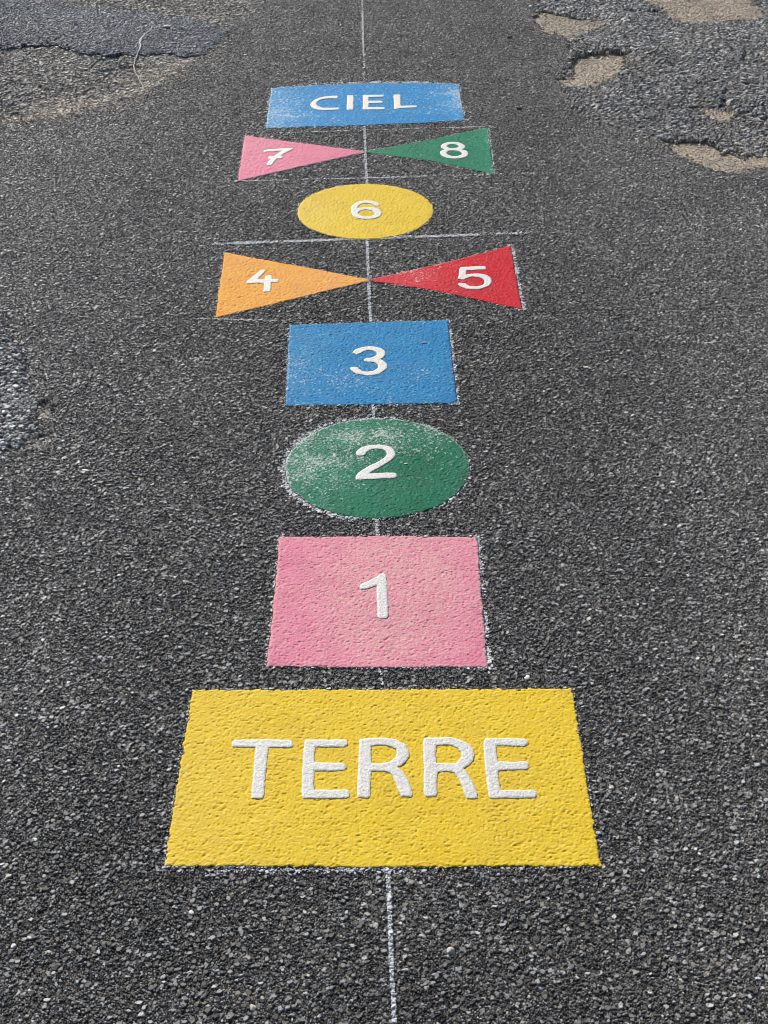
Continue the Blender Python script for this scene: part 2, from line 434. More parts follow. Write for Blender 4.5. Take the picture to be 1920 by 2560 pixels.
# ----------------------------------------------------------------- other asphalt layers
def layer(name, key, r, level, amp, cs, mat, label, res, dust=None, wall=.02, edge=.003, clipb=None, big=.3, crack=0):
    def hgt(x, y, s_):
        h, _ = stones(x + 3.1, y + 1.7, amp, big, cs)
        lv = level(x, y, s_) if callable(level) else level
        if crack:
            rdg = np.abs(fbm(x, y, .22, 6, 4)); on = sstep(-.05, .35, fbm(x, y, .3, 3, 2))
            h = h - crack * on * sstep(.055, .0, rdg) + .006 * fbm(x, y, .08, 7, 3)
        return h + undulate(x, y) + lv - edge * sstep(-.022, 0, s_) - edge * .8 * sstep(-.10, 0, s_)
    b = list(bbox(r, .03))
    if clipb: b = [max(b[0], clipb[0]), min(b[1], clipb[1]), max(b[2], clipb[2]), min(b[3], clipb[3])]
    co, f, at = sheet(b, res, SD[key], hgt, {'tone': lambda x, y, s_: stones(x + 3.1, y + 1.7, amp, big, cs)[1],
                                            'dust': dust or (lambda x, y, s_: np.zeros(x.shape)), 'pale': lambda x, y, s_: .35 * fbm(x, y, .3, 2) + .2 * fbm(x, y, .08, 5)}, wall)
    me = to_mesh(name, co, f, at, mat, smooth=False)
    return tag(link(name, me), label, 'asphalt', kind='structure')
def hole_near(x, y):
    d = np.full(x.shape, 1.0)
    for k_ in 'ABCDE': d = np.minimum(d, zmask(x, y, k_, HOLES[k_], .07))
    return .35 * sstep(.035, 0, d)
layer('asphalt_patch', 'blue', blue_ring, .0055, 1.0, .0046, M_blue, 'smooth dark bluish asphalt patch in the far left corner', .0030)
layer('worn_asphalt', 'worn', worn_ring, lambda x, y, s_: -.006 * sstep(0, -.12, s_) - .001, 1.25, .006, M_worn,
      'brownish worn asphalt with a sandy rim below the bluish patch', .0030, crack=.007,
      dust=lambda x, y, s_: np.clip((.9 * sstep(-.26, -.05, s_) * (.5 + 1.0 * fbm(x, y, .10, 4)) + .9 * sstep(-.085, -.02, s_) + .12) * sstep(-.75, -.1, x + .95 + .2 * fbm(x, y, .2, 1)) + .12, 0, 1))
layer('worn_asphalt', 'top', top_ring, -.0005, 1.3, .0064, M_worn, 'greyish brown rough asphalt beyond the bluish patch at the far edge', .0034,
      dust=lambda x, y, s_: np.full(x.shape, .22))
layer('weathered_asphalt', 'rough', rough_ring, .0, 1.5, .0066, M_rough, 'lighter rough weathered asphalt with sandy holes at the far right', .0028,
      clipb=(-5, 3.6, 0, 7.6), dust=lambda x, y, s_: np.clip(.55 * fbm(x, y, .16, 3) - .04 + hole_near(x, y) * (.55 + .8 * fbm(x, y, .04, 4)), 0, 1), big=.42, crack=.011)
layer('weathered_asphalt', 'left', left_ring, .0050, 1.4, .0060, M_left, 'pale ravelled asphalt patch at the left edge beside sandy spots', .0022, wall=.012, crack=.004)

# ----------------------------------------------------------------- sandy holes
ld2 = np.array([.41, -.91])                    # ground direction the sunlight travels in
def hole(k_, label, depth=.009, shallow=.002, res=.0028, dustv=.9, wall=.004, mat=None):
    r = HOLES[k_]; pr = r @ ld2; a0, a1 = pr.min(), pr.max()
    sd = lambda x, y: SD[k_](x, y) - .006
    def hgt(x, y, s_):
        t = (x * ld2[0] + y * ld2[1] - a0) / (a1 - a0)
        h, _ = stones(x + 7.3, y + 2.9, .9, .25, .0052)
        return h - depth + (depth - shallow) * sstep(.1, 1.0, t) + .002 * fbm(x, y, .05, 3) - .002 * sstep(-.01, 0, s_)
    def dust(x, y, s_):
        return np.clip(dustv + .02 + .6 * fbm(x, y, .05, 2) - .25 * sstep(-.02, .004, s_), 0, 1)
    co, f, at = sheet(bbox(r, .02), res, sd, hgt, {'tone': lambda x, y, s_: stones(x + 7.3, y + 2.9, .9, .25, .0052)[1], 'dust': dust}, wall)
    ctr = (*r.mean(0), 0)
    me = to_mesh('sandy_hole', co, f, at, mat or M_sand, ctr, smooth=False)
    tag(link('sandy_hole', me, None, ctr), label, 'pothole', 'sandy holes worn into the asphalt')
hole('A', 'wedge shaped tan sandy hole near the top where dark ground meets weathered asphalt')
hole('B', 'round tan sandy hole with dark ragged left edge, right of the blue CIEL rectangle', depth=.018)
hole('C', 'largest pale sandy hole in the far right corner')
hole('D', 'smallest thin sandy hole on the far right, isolated within the weathered asphalt', depth=.007)
hole('E', 'long tan sandy hole along the right edge below the weathered asphalt', depth=.013)
hole('G', 'narrow pale sandy spot beside the ravelled patch at the left edge', depth=.006, shallow=.001, res=.0018, dustv=.6, mat=M_sandpale)
hole('H', 'small faint sandy spot at the lower corner of the ravelled left patch', depth=.004, shallow=.0, res=.0018, dustv=.4, mat=M_sandpale)

# ----------------------------------------------------------------- hopscotch panels
Z0 = (lambda x, y, s_: np.zeros(x.shape))
def panel_rel(x, y, cs):
    h = stones(x, y, 1, .2, cs)[0] * F32(.5)
    for dx, dy in ((.0009, .0006), (-.0009, .0006), (0, -.0011)):
        h = h + stones(x + dx, y + dy, 1, .2, cs)[0] * F32(.1667)
    return h
def panel_h(level, amp=.6, cs=.0048, pits=1.0):
    def hgt(x, y, s_):
        h = panel_rel(x, y, cs)
        pit = sstep(.70, .86, vnoise(x, y, .0040, 6)) * .0009 * pits
        return level + undulate(x, y) + amp * (h - HM) - pit - .0007 * sstep(-.0030, 0, s_)
    return hgt
yel = lin(240, 196, 28); 
PAINTS = {
 'terre': paint('yellow_paint', lin(228, 194, 48), lin(232, 214, 134), lin(224, 188, 38), .2),
 'one': paint('pink_paint', lin(224, 130, 160), lin(218, 184, 172), lin(218, 114, 150), .38),
 'two': paint('green_paint', lin(0, 104, 74), lin(80, 170, 145), lin(0, 92, 64), .18),
 'three': paint('blue_paint', lin(0, 122, 180), lin(110, 182, 214), lin(0, 114, 172), .42),
 'four': paint('orange_paint', lin(232, 164, 40), lin(232, 176, 122), lin(230, 152, 40), .35),
 'five': paint('red_paint', lin(202, 8, 36), lin(222, 100, 112), lin(192, 4, 30), .28),
 'seven': paint('soft_pink_paint', lin(224, 126, 152), lin(230, 174, 184), lin(218, 116, 144), .4),
 'eight': paint('bright_green_paint', lin(0, 118, 84), lin(90, 182, 156), lin(0, 106, 76), .26),
 'ciel': paint('sky_blue_paint', lin(0, 130, 194), lin(122, 190, 224), lin(0, 122, 186), .42),
}
PAINTS['six'] = PAINTS['terre']
def rel(key, x, y):
    b = bbox(SHAPES[key], 0); return (x - b[0]) / (b[1] - b[0]), (y - b[2]) / (b[3] - b[2])      # u to the right, v away
def blob(u, v, cu, cv, ru, rv): return np.exp(-(((u - cu) / ru) ** 2 + ((v - cv) / rv) ** 2))
def chalk_of(key, x, y, s_):
    u, v = rel(key, x, y); n = .10 * fbm(x, y, .05, 5, 3)
    if key == 'terre': c_ = .16 + .05 * blob(u, v, .05, .25, .2, .4) + .05 * blob(u, v, .8, .3, .2, .3)
    elif key == 'one': c_ = .15 + .04 * blob(u, v, .1, .8, .3, .4)
    elif key == 'two': c_ = .19 + .17 * blob(u, v, .45, .86, .7, .28) + .17 * blob(u, v, .12, .42, .40, .40) + .06 * blob(u, v, .8, .75, .3, .25)
    elif key == 'three': c_ = .20 + .10 * blob(u, v, .30, .26, .45, .22) + .07 * blob(u, v, .08, .6, .12, .4) + .07 * blob(u, v, .8, .45, .2, .2)
    elif key == 'four': c_ = .16 + .09 * blob(u, v, .75, .5, .35, .3) + .06 * blob(u, v, .1, .9, .2, .2)
    elif key == 'five': c_ = .17 + .15 * blob(u, v, .28, .5, .26, .16) + .09 * blob(u, v, .55, .68, .2, .1)
    elif key == 'six': c_ = .15 + .12 * blob(u, v, .08, .45, .2, .3)
    elif key == 'seven': c_ = .15 + .12 * blob(u, v, 0, .9, .15, .3)
    elif key == 'eight': c_ = .15 + .16 * blob(u, v, 1, .8, .15, .3) + .14 * blob(u, v, 1, .1, .12, .2)
    else: c_ = .20 + .13 * blob(u, v, .03, .35, .2, .7) + .16 * blob(u, v, 1, .7, .12, .5) + .05
    # scuffed rim
    return c_ * 1.1 - .13 + n + .14 * sstep(-.006, -.001, s_)
def dust_of(key, x, y, s_):
    u, v = rel(key, x, y); n = .25 * fbm(x, y, .06, 3, 3)
    if key == 'one': d = 1.3 * blob(u, v, .58, .55, .36, .60) + .18 + 1.0 * sstep(-.007, -.002, s_)
    elif key == 'four': d = .25 + .55 * blob(u, v, .75, .5, .35, .4) + .3 * blob(u, v, .1, .9, .2, .2)
    elif key == 'six': d = .15 + .45 * blob(u, v, .1, .45, .2, .3)
    elif key == 'seven': d = .2 + .5 * blob(u, v, 0, .8, .25, .4)
    elif key == 'ciel': d = .12 + .55 * blob(u, v, .03, .3, .18, .6) + .5 * blob(u, v, 1, .6, .14, .6)
    elif key == 'two': d = .15 + .5 * blob(u, v, .15, .5, .25, .3) + .35 * blob(u, v, .4, .9, .4, .15)
    elif key == 'five': d = .1 + .5 * blob(u, v, .25, .5, .25, .2)
    elif key == 'eight': d = .15 + .3 * blob(u, v, 1, .5, .15, .6)
    elif key == 'terre': d = .12 + .2 * blob(u, v, .05, .3, .2, .4)
    else: d = .15 + .2 * blob(u, v, .1, .6, .2, .4)
    return np.clip(d + n * .6, 0, 1)

def crop(pts, ox, oy, sc): return ground([(ox + a * sc, oy + b * sc) for a, b in pts], LZ)
S300, S120, S110, S130, S140, S340, S240 = (v / 1659 for v in (300, 120, 110, 130, 140, 340, 240))
GL = {   # white figures traced as outlines: key -> list of (part name, outline, holes)
'ciel': [
 ('letter', crop([(480,118),(455,102),(380,105),(300,112),(220,128),(150,155),(105,190),(85,225),(100,255),(140,280),(200,297),(280,303),(380,300),(470,295),(495,282),(485,268),(420,268),(330,268),(260,268),(215,255),(185,238),(170,210),(185,185),(225,160),(290,145),(370,138),(450,140),(468,130)], 760, 220, S300), ()),
 ('letter', crop([(600,100),(680,97),(690,130),(688,170),(680,205),(688,235),(682,285),(670,297),(600,299),(588,285),(595,200)], 760, 220, S300), ()),
 ('letter', crop([(815,100),(850,92),(1105,92),(1110,105),(1095,120),(900,126),(890,172),(1060,172),(1095,182),(1085,203),(900,208),(890,262),(1095,262),(1125,275),(1110,292),(830,295),(810,285),(815,200)], 760, 220, S300), ()),
 ('letter', crop([(1240,95),(1255,88),(1325,86),(1335,100),(1338,245),(1555,238),(1568,252),(1555,268),(1330,278),(1290,287),(1250,287),(1245,200)], 760, 220, S300), ())],
'seven': [('numeral', crop([(245,370),(290,335),(400,315),(600,300),(800,280),(1050,262),(1270,262),(1310,280),(1200,340),(1090,395),(1000,440),(930,480),(870,530),(950,560),(930,590),(880,620),(800,630),(740,620),(690,670),(640,730),(600,780),(560,845),(520,858),(380,858),(375,820),(420,740),(470,680),(510,625),(440,650),(415,615),(430,570),(480,548),(620,540),(680,500),(740,460),(820,410),(900,352),(700,375),(420,390),(280,405)], 640, 350, S120), ())],
'eight': [('numeral', crop([(570,195),(450,225),(360,265),(315,310),(310,350),(340,395),(400,430),(430,445),(350,475),(300,515),(280,560),(295,610),(340,660),(430,705),(540,745),(680,765),(830,767),(980,755),(1100,725),(1190,690),(1250,640),(1260,590),(1240,530),(1180,480),(1070,455),(1040,440),(1110,420),(1150,380),(1150,330),(1110,285),(1040,245),(950,210),(820,190),(690,185)], 1080, 340, S120),
   (crop([(515,335),(560,295),(640,270),(740,268),(840,285),(900,305),(935,345),(900,375),(830,395),(700,405),(600,390),(540,365)], 1080, 340, S120),
    crop([(500,575),(530,530),(600,495),(720,485),(850,490),(950,515),(1020,560),(1045,600),(1010,640),(920,665),(800,680),(680,672),(590,645),(530,610)], 1080, 340, S120)))],
'six': [('numeral', crop([(1370,345),(1330,275),(1250,225),(1150,190),(1030,172),(880,162),(720,175),(580,200),(460,245),(370,300),(300,370),(270,450),(265,560),(290,660),(350,740),(450,800),(580,840),(720,858),(900,862),(1060,850),(1200,825),(1320,775),(1400,705),(1430,630),(1410,560),(1350,500),(1250,450),(1130,425),(980,410),(840,410),(700,420),(580,440),(510,455),(520,410),(560,350),(640,300),(750,265),(880,255),(990,275),(1080,305),(1150,350),(1210,370),(1320,365)], 860, 490, S110),
   (crop([(545,610),(600,560),(680,525),(790,505),(900,510),(1020,530),(1110,570),(1165,630),(1150,690),(1070,735),(950,760),(810,765),(680,740),(590,705),(550,660)], 860, 490, S110),))],
'four': [('numeral', crop([(225,625),(260,570),(400,460),(540,340),(640,250),(700,200),(780,178),(920,185),(870,250),(780,340),(690,430),(610,505),(650,520),(860,515),(865,440),(890,390),(980,375),(1080,375),(1110,420),(1120,500),(1300,495),(1350,530),(1345,590),(1310,612),(1100,620),(1080,690),(1070,800),(1060,900),(1030,950),(960,945),(830,950),(805,930),(820,800),(835,690),(820,645),(600,640),(420,655),(270,655),(235,640)], 600, 660, S120), ())],
'five': [('numeral', crop([(210,640),(225,560),(245,430),(265,300),(300,240),(600,225),(850,210),(1080,200),(1140,205),(1180,250),(1185,300),(1130,320),(980,320),(850,335),(700,345),(510,350),(500,420),(480,495),(600,480),(780,460),(960,465),(1120,485),(1230,530),(1320,590),(1370,670),(1375,740),(1340,830),(1270,890),(1160,940),(1050,975),(950,1005),(800,1008),(640,1005),(500,990),(370,945),(280,890),(215,850),(220,810),(310,798),(450,795),(510,840),(580,880),(700,902),(850,900),(970,885),(1070,845),(1120,790),(1125,720),(1100,670),(1040,625),(940,595),(840,585),(730,570),(620,590),(520,625),(440,665),(380,680),(320,665),(250,655)], 1130, 650, S120), ())],
'three': [('numeral', crop([(275,380),(330,310),(400,270),(520,230),(660,200),(820,190),(960,200),(1100,220),(1210,260),(1290,320),(1325,390),(1325,460),(1280,530),(1210,580),(1150,600),(1230,625),(1310,680),(1370,740),(1385,810),(1370,890),(1300,960),(1200,1020),(1120,1070),(1000,1090),(850,1120),(700,1115),(560,1090),(400,1060),(300,1000),(230,950),(190,890),(240,855),(330,838),(430,850),(470,900),(560,960),(680,990),(820,985),(950,960),(1050,910),(1095,850),(1090,780),(1030,725),(950,695),(860,685),(700,680),(645,650),(650,600),(720,560),(870,545),(970,510),(1040,470),(1055,420),(1020,370),(950,335),(860,320),(760,315),(640,345),(560,400),(480,440),(400,460),(320,425)], 860, 850, S130), ())],
'two': [('numeral', crop([(240,390),(260,330),(330,260),(430,205),(560,165),(700,145),(860,138),(1020,145),(1160,165),(1270,215),(1360,280),(1410,360),(1415,430),(1380,500),(1300,580),(1200,650),(1080,720),(950,790),(830,860),(720,920),(620,985),(760,975),(950,965),(1130,960),(1330,955),(1420,970),(1455,1020),(1450,1080),(1400,1110),(1250,1125),(1000,1130),(800,1145),(600,1150),(400,1160),(240,1165),(228,1120),(235,1050),(320,960),(450,860),(600,770),(780,690),(930,610),(1060,530),(1130,450),(1145,390),(1110,330),(1050,290),(950,265),(850,258),(740,265),(640,300),(560,350),(510,430),(450,460),(330,465),(270,450)], 870, 1100, S140), ())],
'one': [('numeral', crop([(270,640),(285,575),(420,500),(600,430),(780,350),(900,280),(960,215),(1020,195),(1110,195),(1170,225),(1195,300),(1205,500),(1215,700),(1225,900),(1235,1100),(1245,1300),(1255,1500),(1260,1640),(1220,1710),(1160,1730),(960,1725),(890,1680),(875,1600),(870,1400),(865,1200),(860,1000),(858,800),(852,620),(760,640),(620,690),(500,725),(420,745),(300,740),(265,690)], 880, 1420, S120), ())],
'terre': [
 ('letter', crop([(100,215),(105,170),(130,142),(400,138),(600,137),(800,140),(835,160),(845,200),(825,235),(545,235),(530,330),(515,500),(500,650),(490,780),(480,850),(460,865),(330,865),(330,830),(345,650),(365,450),(385,235),(240,230),(115,228)], 560, 1820, S340), ()),
 ('letter', crop([(980,165),(1000,140),(1200,137),(1400,138),(1490,142),(1520,170),(1510,205),(1470,230),(1300,232),(1115,230),(1105,330),(1105,420),(1300,425),(1440,425),(1480,445),(1490,480),(1470,510),(1300,522),(1105,520),(1095,640),(1100,755),(1300,755),(1480,750),(1520,765),(1535,800),(1525,845),(1490,857),(1200,860),(965,858),(952,830),(950,650),(960,400)], 560, 1820, S340), ()),
 ('letter', crop([(265,210),(290,185),(500,168),(700,165),(830,180),(950,215),(1050,270),(1110,345),(1135,420),(1120,500),(1070,580),(990,650),(930,675),(1000,725),(1070,820),(1130,940),(1165,1040),(1185,1150),(1165,1185),(1060,1185),(1000,1185),(970,1150),(930,1060),(890,930),(840,830),(790,775),(700,750),(480,745),(465,850),(455,1050),(455,1170),(410,1210),(300,1200),(245,1195),(230,1150),(235,900),(250,600),(260,350)], 860, 1820, S240),
   (crop([(470,310),(600,295),(720,295),(830,325),(900,365),(920,430),(880,510),(800,570),(700,605),(480,612),(470,460)], 860, 1820, S240),)),
 ('letter', crop([(88,165),(105,120),(250,112),(400,110),(500,122),(600,160),(680,225),(710,300),(705,380),(660,440),(580,490),(640,555),(690,640),(720,720),(755,800),(755,850),(700,858),(620,855),(590,800),(560,700),(520,610),(470,545),(380,525),(265,535),(258,620),(255,720),(260,790),(240,830),(150,840),(110,825),(100,790),(98,600),(95,400)], 1040, 1820, S340),
   (crop([(248,210),(350,200),(430,205),(510,240),(555,300),(550,360),(480,425),(380,430),(255,420),(245,310)], 1040, 1820, S340),)),
 ('letter', crop([(825,160),(845,122),(1000,120),(1200,120),(1330,122),(1370,160),(1365,195),(1320,215),(1100,215),(980,212),(985,300),(1000,405),(1180,408),(1340,405),(1375,430),(1385,480),(1360,500),(1200,505),(1005,515),(1015,620),(1035,750),(1250,748),(1440,750),(1470,775),(1475,820),(1450,845),(1300,850),(1100,852),(940,858),(900,850),(880,800),(860,600),(840,400),(828,250)], 1040, 1820, S340), ())],
}
INFO = [
 ('terre', 'painted_rectangle', 'large yellow painted rectangle reading TERRE, nearest of the hopscotch', 'painted rectangle', .0014),
 ('one', 'painted_square', 'pink painted hopscotch square with a white number 1, next beyond the yellow rectangle', 'painted square', .0014),
 ('two', 'painted_circle', 'green painted hopscotch circle with a white number 2 and chalky left side', 'painted circle', .0016),
 ('three', 'painted_square', 'blue painted hopscotch square with a white number 3', 'painted square', .0017),
 ('four', 'painted_triangle', 'orange painted hopscotch triangle with a white number 4', 'painted triangle', .0019),
 ('five', 'painted_triangle', 'red painted hopscotch triangle with a white number 5', 'painted triangle', .0019),
 ('six', 'painted_circle', 'yellow painted hopscotch circle with a white number 6', 'painted circle', .0020),
 ('seven', 'painted_triangle', 'pink painted hopscotch triangle with a white number 7', 'painted triangle', .0022),
 ('eight', 'painted_triangle', 'green painted hopscotch triangle with a white number 8', 'painted triangle', .0022),
 ('ciel', 'painted_rectangle', 'blue painted rectangle reading CIEL, farthest of the hopscotch', 'painted rectangle', .0024),
]
for key, name, label, cat, res in INFO:
    r = SHAPES[key]; loc = (*r.mean(0), 0.0)
    gcs = .0029 + .8 * (res - .0014)
    root = empty(name, loc, label, cat, 'painted shapes of the hopscotch')
    co, f, at = sheet(bbox(r, .008), res, shape_sdf(key), panel_h(PZ, .26 + 160 * (res - .0014), gcs),
                      {'chalk': lambda x, y, s_: chalk_of(key, x, y, s_), 'dust': lambda x, y, s_: dust_of(key, x, y, s_) * .7, 'top': lambda x, y, s_: np.clip(panel_rel(x, y, gcs) / .0036, 0, 1)}, .0070)
    link('painted_base', to_mesh('painted_base', co, f, at, PAINTS[key], loc), root)
    for pn, pts, hl in GL[key]:
        sdv = lambda x, y: sdf_poly(x, y, pts, hl) + .0006 * (vnoise(x, y, .007, 3) - .5) * 2 + .0006 * fbm(x, y, .02, 2, 2)
        co, f, at = sheet(bbox(np.asarray(pts), .006), min(res * .72, .0013), sdv, panel_h(LZ, .16, gcs, .25), {}, .0036)
        link(pn, to_mesh(pn, co, f, at, M_whitefar if key in ('ciel', 'three') else M_white, loc), root)

# ----------------------------------------------------------------- chalk
def chalk_obj(name, label, bounds, res, density, mat=M_chalk, group=None, cat='chalk line', lift=.0005, hw=.52):
    """chalk left on the tops of the stones: density(x, y) is 0..1"""
    def sd(x, y):
        d = density(x, y)
        h, _ = stones(x, y)
        n = vnoise(x, y, .0024, 4) * .40 + vnoise(x, y, .014, 5) * .28 + (1 - np.clip(h / .0034, 0, 1)) * hw
        v = np.where(d > .02, n + .10 - d * .90, 1.0)
        return v * .004
    co, f, at = sheet(bounds, res * .72, sd, lambda x, y, s_: surf(x, y)[0] + lift, {}, 0, snap=False)
    if len(f) == 0: return
    me = to_mesh(name, co, f, at, mat)
    return tag(link(name, me), label, cat, group)
def line_density(p, q, wid, dens, k=0, wob=.002, sect=None):
    p, q = np.asarray(p), np.asarray(q); d = q - p; L = np.linalg.norm(d); d = d / L; nn = np.array([-d[1], d[0]])
    def fn(x, y):
        t = (x - p[0]) * d[0] + (y - p[1]) * d[1]; o = (x - p[0]) * nn[0] + (y - p[1]) * nn[1] + wob * fbm(t, t * 0, .25, k)
        e = sstep(1.0, .45, np.abs(o) / wid)
        a = e * dens * (.72 + .55 * vnoise(t, t * 0, .045, k + 1)) * ((t > 0) & (t < L))
        if sect is not None: a = a * sect(t / L, x, y)
        return np.minimum(a * 1.12, 1.1)
    return fn
def outside(x, y): return in_panels(x, y) > .0005
GA = 'white chalk guide lines under the hopscotch'
def guide(name, label, a, b, wid, dens, res, k, sect=None, mat=M_chalk, hw=.52):
    pa, pb = ground([a, b])
    m = wid + .01
    bd = (min(pa[0], pb[0]) - m, max(pa[0], pb[0]) + m, min(pa[1], pb[1]) - m, max(pa[1], pb[1]) + m)
    ld_ = line_density(pa, pb, wid, dens, k, sect=sect)
    chalk_obj(name, label, bd, res, lambda x, y: ld_(x, y) * outside(x, y), mat, GA, hw=hw)
# long centre line in the gaps it shows in
guide('chalk_line', 'white chalk centre line running from the yellow TERRE rectangle to the near edge', (967, 2150), (986, 2590), .0052, 1.0, .0010, 0, hw=.24)
guide('chalk_line', 'faint chalk centre line stub between the TERRE rectangle and the pink square', (950, 1660), (955, 1726), .0045, .62, .0012, 1)
guide('chalk_line', 'chalk centre line stub between the pink square and the green circle', (940, 1290), (943, 1345), .0066, .92, .0014, 2)
guide('chalk_line', 'chalk centre line stub between the green circle and the blue square', (932, 1008), (934, 1050), .0058, .88, .0014, 3)
guide('chalk_line', 'chalk centre line from the blue square past the triangle tips to the yellow circle', (917, 590), (927, 808), .0066, .97, .0016, 4)
guide('chalk_line', 'chalk centre line from the yellow circle past the triangle tips to the CIEL rectangle', (911, 305), (917, 465), .0066, .97, .0018, 5)
guide('chalk_line', 'faint chalk centre line leading away beyond the CIEL rectangle', (904, -30), (911, 215), .0062, .92, .0022, 6, sect=lambda t, x, y: .60 + .5 * blob(t, 0, .45, 0, .28, 1))
guide('chalk_line', 'bright chalk cross line between the yellow circle and the 4 and 5 triangles', (530, 612), (1372, 581), .0120, .98, .0018, 7, sect=lambda t, x, y: .74 + .45 * fbm(x, y, .09, 3) + .25 * blob(t, 0, .15, 0, .2, 1) + .2 * blob(t, 0, .62, 0, .2, 1) - .3 * sstep(.80, 1, t) - .25 * sstep(.08, 0, t))
guide('chalk_line', 'faint chalk cross line just beyond the yellow circle below the 7 and 8 triangles', (515, 457), (1390, 433), .0074, .84, .0020, 8, sect=lambda t, x, y: .72 + .45 * blob(t, 0, .45, 0, .2, 1) * .6)
guide('chalk_line', 'faint chalk cross line just below the CIEL rectangle', (690, 334), (1235, 317), .0062, .84, .0022, 1, sect=lambda t, x, y: .8 + .3 * blob(t, 0, .9, 0, .08, 1))
guide('chalk_line', 'very faint chalk cross line left of the blue square below the orange triangle', (500, 798), (730, 806), .0055, .80, .0018, 2)
# smears round the painted shapes
def outline(key, label, res, prof):
    r = SHAPES[key]; f0 = shape_sdf(key, .6)
    def den(x, y):
        d = f0(x, y); u, v = rel(key, x, y)
        wd, am = prof(u, v)
        n = .75 + .6 * vnoise(x, y, .03, 6)
        return (am + .03) * n * sstep(1.0, .1, np.clip(d, 0, 1) / wd) * (d > .0006) * outside(x, y)
    chalk_obj('chalk_outline', label, bbox(r, .075), res, den, M_chalkblue if key in ('terre',) else M_chalk, 'chalk smears round the painted shapes', 'chalk smear')['kind'] = 'stuff'
sd_ = lambda v, a, b: sstep(a, b, v)
outline('terre', 'chalk smear along the edges of the yellow TERRE rectangle', .0012, lambda u, v: (.010 + .016 * (v < 0) * (u < .55), .60 + .26 * (v < 0) * (u < .52) + .10 * (u < 0) * (v > .35) + .06 * (u > 1)))
outline('one', 'chalk specks along the sides of the pink number 1 square', .0013, lambda u, v: (.012 + .006 * (u > .9), .56 + .22 * (u > .97) + .16 * (u < .03)))
outline('two', 'chalk scatter round the green number 2 circle', .0015, lambda u, v: (.014 + .016 * (u < .4), .56 + .22 * sd_(u, .5, .1) + .18 * (v < .35) + .14 * (v > .85)))
outline('three', 'chalk edging round the blue number 3 square', .0016, lambda u, v: (.008 + .008 * (u > .95), .50 + .36 * (u > .98) + .34 * (v < .02) + .16 * (u < .02)))
outline('four', 'thin chalk edging round the orange number 4 triangle', .0018, lambda u, v: (.008, .66))
outline('five', 'chalk edging round the red number 5 triangle', .0018, lambda u, v: (.008 + .014 * (u > .97), .70 + .14 * (u > .95)))
outline('six', 'thin chalk edging round the yellow number 6 circle', .0020, lambda u, v: (.007, .58 + .14 * (v < .2)))
outline('seven', 'thin chalk edging round the pink number 7 triangle', .0021, lambda u, v: (.009, .68))
outline('eight', 'thin chalk edging round the green number 8 triangle', .0021, lambda u, v: (.010, .70 + .1 * (u > .95)))
outline('ciel', 'broad chalk haze beyond and beside the blue CIEL rectangle', .0024, lambda u, v: (.012 + .05 * (v > .9) * sd_(u, 0, .25) * sd_(u, 1, .75), .60 + .06 * (v > .95)))
# wandering chalk thread on the far left patches
tp = ground([(383, 66), (376, 76), (362, 88), (352, 98), (349, 108), (352, 114), (350, 124), (343, 134), (337, 148), (334, 160), (338, 178), (346, 192), (352, 203), (357, 214), (359, 224)], .006)
def thread():
    pts = smooth_ring(np.concatenate([tp, tp[::-1]]), 0)[:len(tp)]
    P = [pts[0]]
    for a, b in zip(pts[:-1], pts[1:]):
        for t in np.linspace(0, 1, 14)[1:]: P.append(a * (1 - t) + b * t)
    P = np.array(P); n = len(P)
    tg = np.gradient(P, axis=0); tg /= np.linalg.norm(tg, axis=1)[:, None]; no = np.stack([-tg[:, 1], tg[:, 0]], 1)
    t = np.linspace(0, 1, n)
    wd = .0034 + .005 * blob(t, 0, .28, 0, .18, 1) + .0022 * (np.random.default_rng(3).random(n) - .5) - .002 * (t > .9)
    sdb, sdw = SD['blue'](P[:, 0], P[:, 1]), SD['worn'](P[:, 0], P[:, 1])
    z = np.where(sdb < 0, .0080, np.where(sdw < 0, .0015, .004)) + undulate(P[:, 0], P[:, 1]) + .001
    z = np.convolve(np.pad(z, 3, 'edge'), np.ones(7) / 7, 'valid')
    J = (np.random.default_rng(5).random((n, 2)) - .5) * .004
    A = P + no * wd[:, None] * .5 + J; B = P - no * wd[:, None] * .5 + J
    top = np.concatenate([np.c_[A, z - .001], np.c_[P + J, z + .0006], np.c_[B, z - .001], np.c_[P + J, z - .004]])
    f = []
    for i in range(n - 1):
        for a in range(4):
            b = (a + 1) % 4
            f.append((a * n + i, a * n + i + 1, b * n + i + 1, b * n + i))
    me = to_mesh('chalk_squiggle', top, f, {}, M_chalk)
    tag(link('chalk_squiggle', me), 'thin wandering white chalk squiggle crossing the bluish patch far left', 'chalk mark')
thread()

# ----------------------------------------------------------------- loose bits
def blob_mesh(name, sx, sy, sz, seed, mat):
    import bmesh
    bm = bmesh.new(); bmesh.ops.create_icosphere(bm, subdivisions=3, radius=1)
    rr = np.random.default_rng(seed)
    pl = rr.normal(size=(9, 3)); pl /= np.linalg.norm(pl, axis=1)[:, None]; dd = .62 + .25 * rr.random(9)
    for v in bm.verts:
        c_ = np.array(v.co)
        for n_, d_ in zip(pl, dd):
            e = c_ @ n_ - d_
            if e > 0: c_ = c_ - n_ * e * .9
        v.co = (c_[0] * sx, c_[1] * sy, c_[2] * sz)
    me = bpy.data.meshes.new(name); bm.to_mesh(me); bm.free(); me.materials.append(mat)
    return me
M_pw = pebble_mat('pale_stone', (.55, .53, .47, 1), (.40, .37, .31, 1))
M_pb = pebble_mat('white_chip', (.76, .75, .73, 1), (.62, .61, .59, 1))
M_pd = pebble_mat('black_stone', (.014, .014, .016, 1), (.03, .03, .032, 1))
M_po = pebble_mat('orange_chip', (.55, .28, .09, 1), (.60, .50, .38, 1))
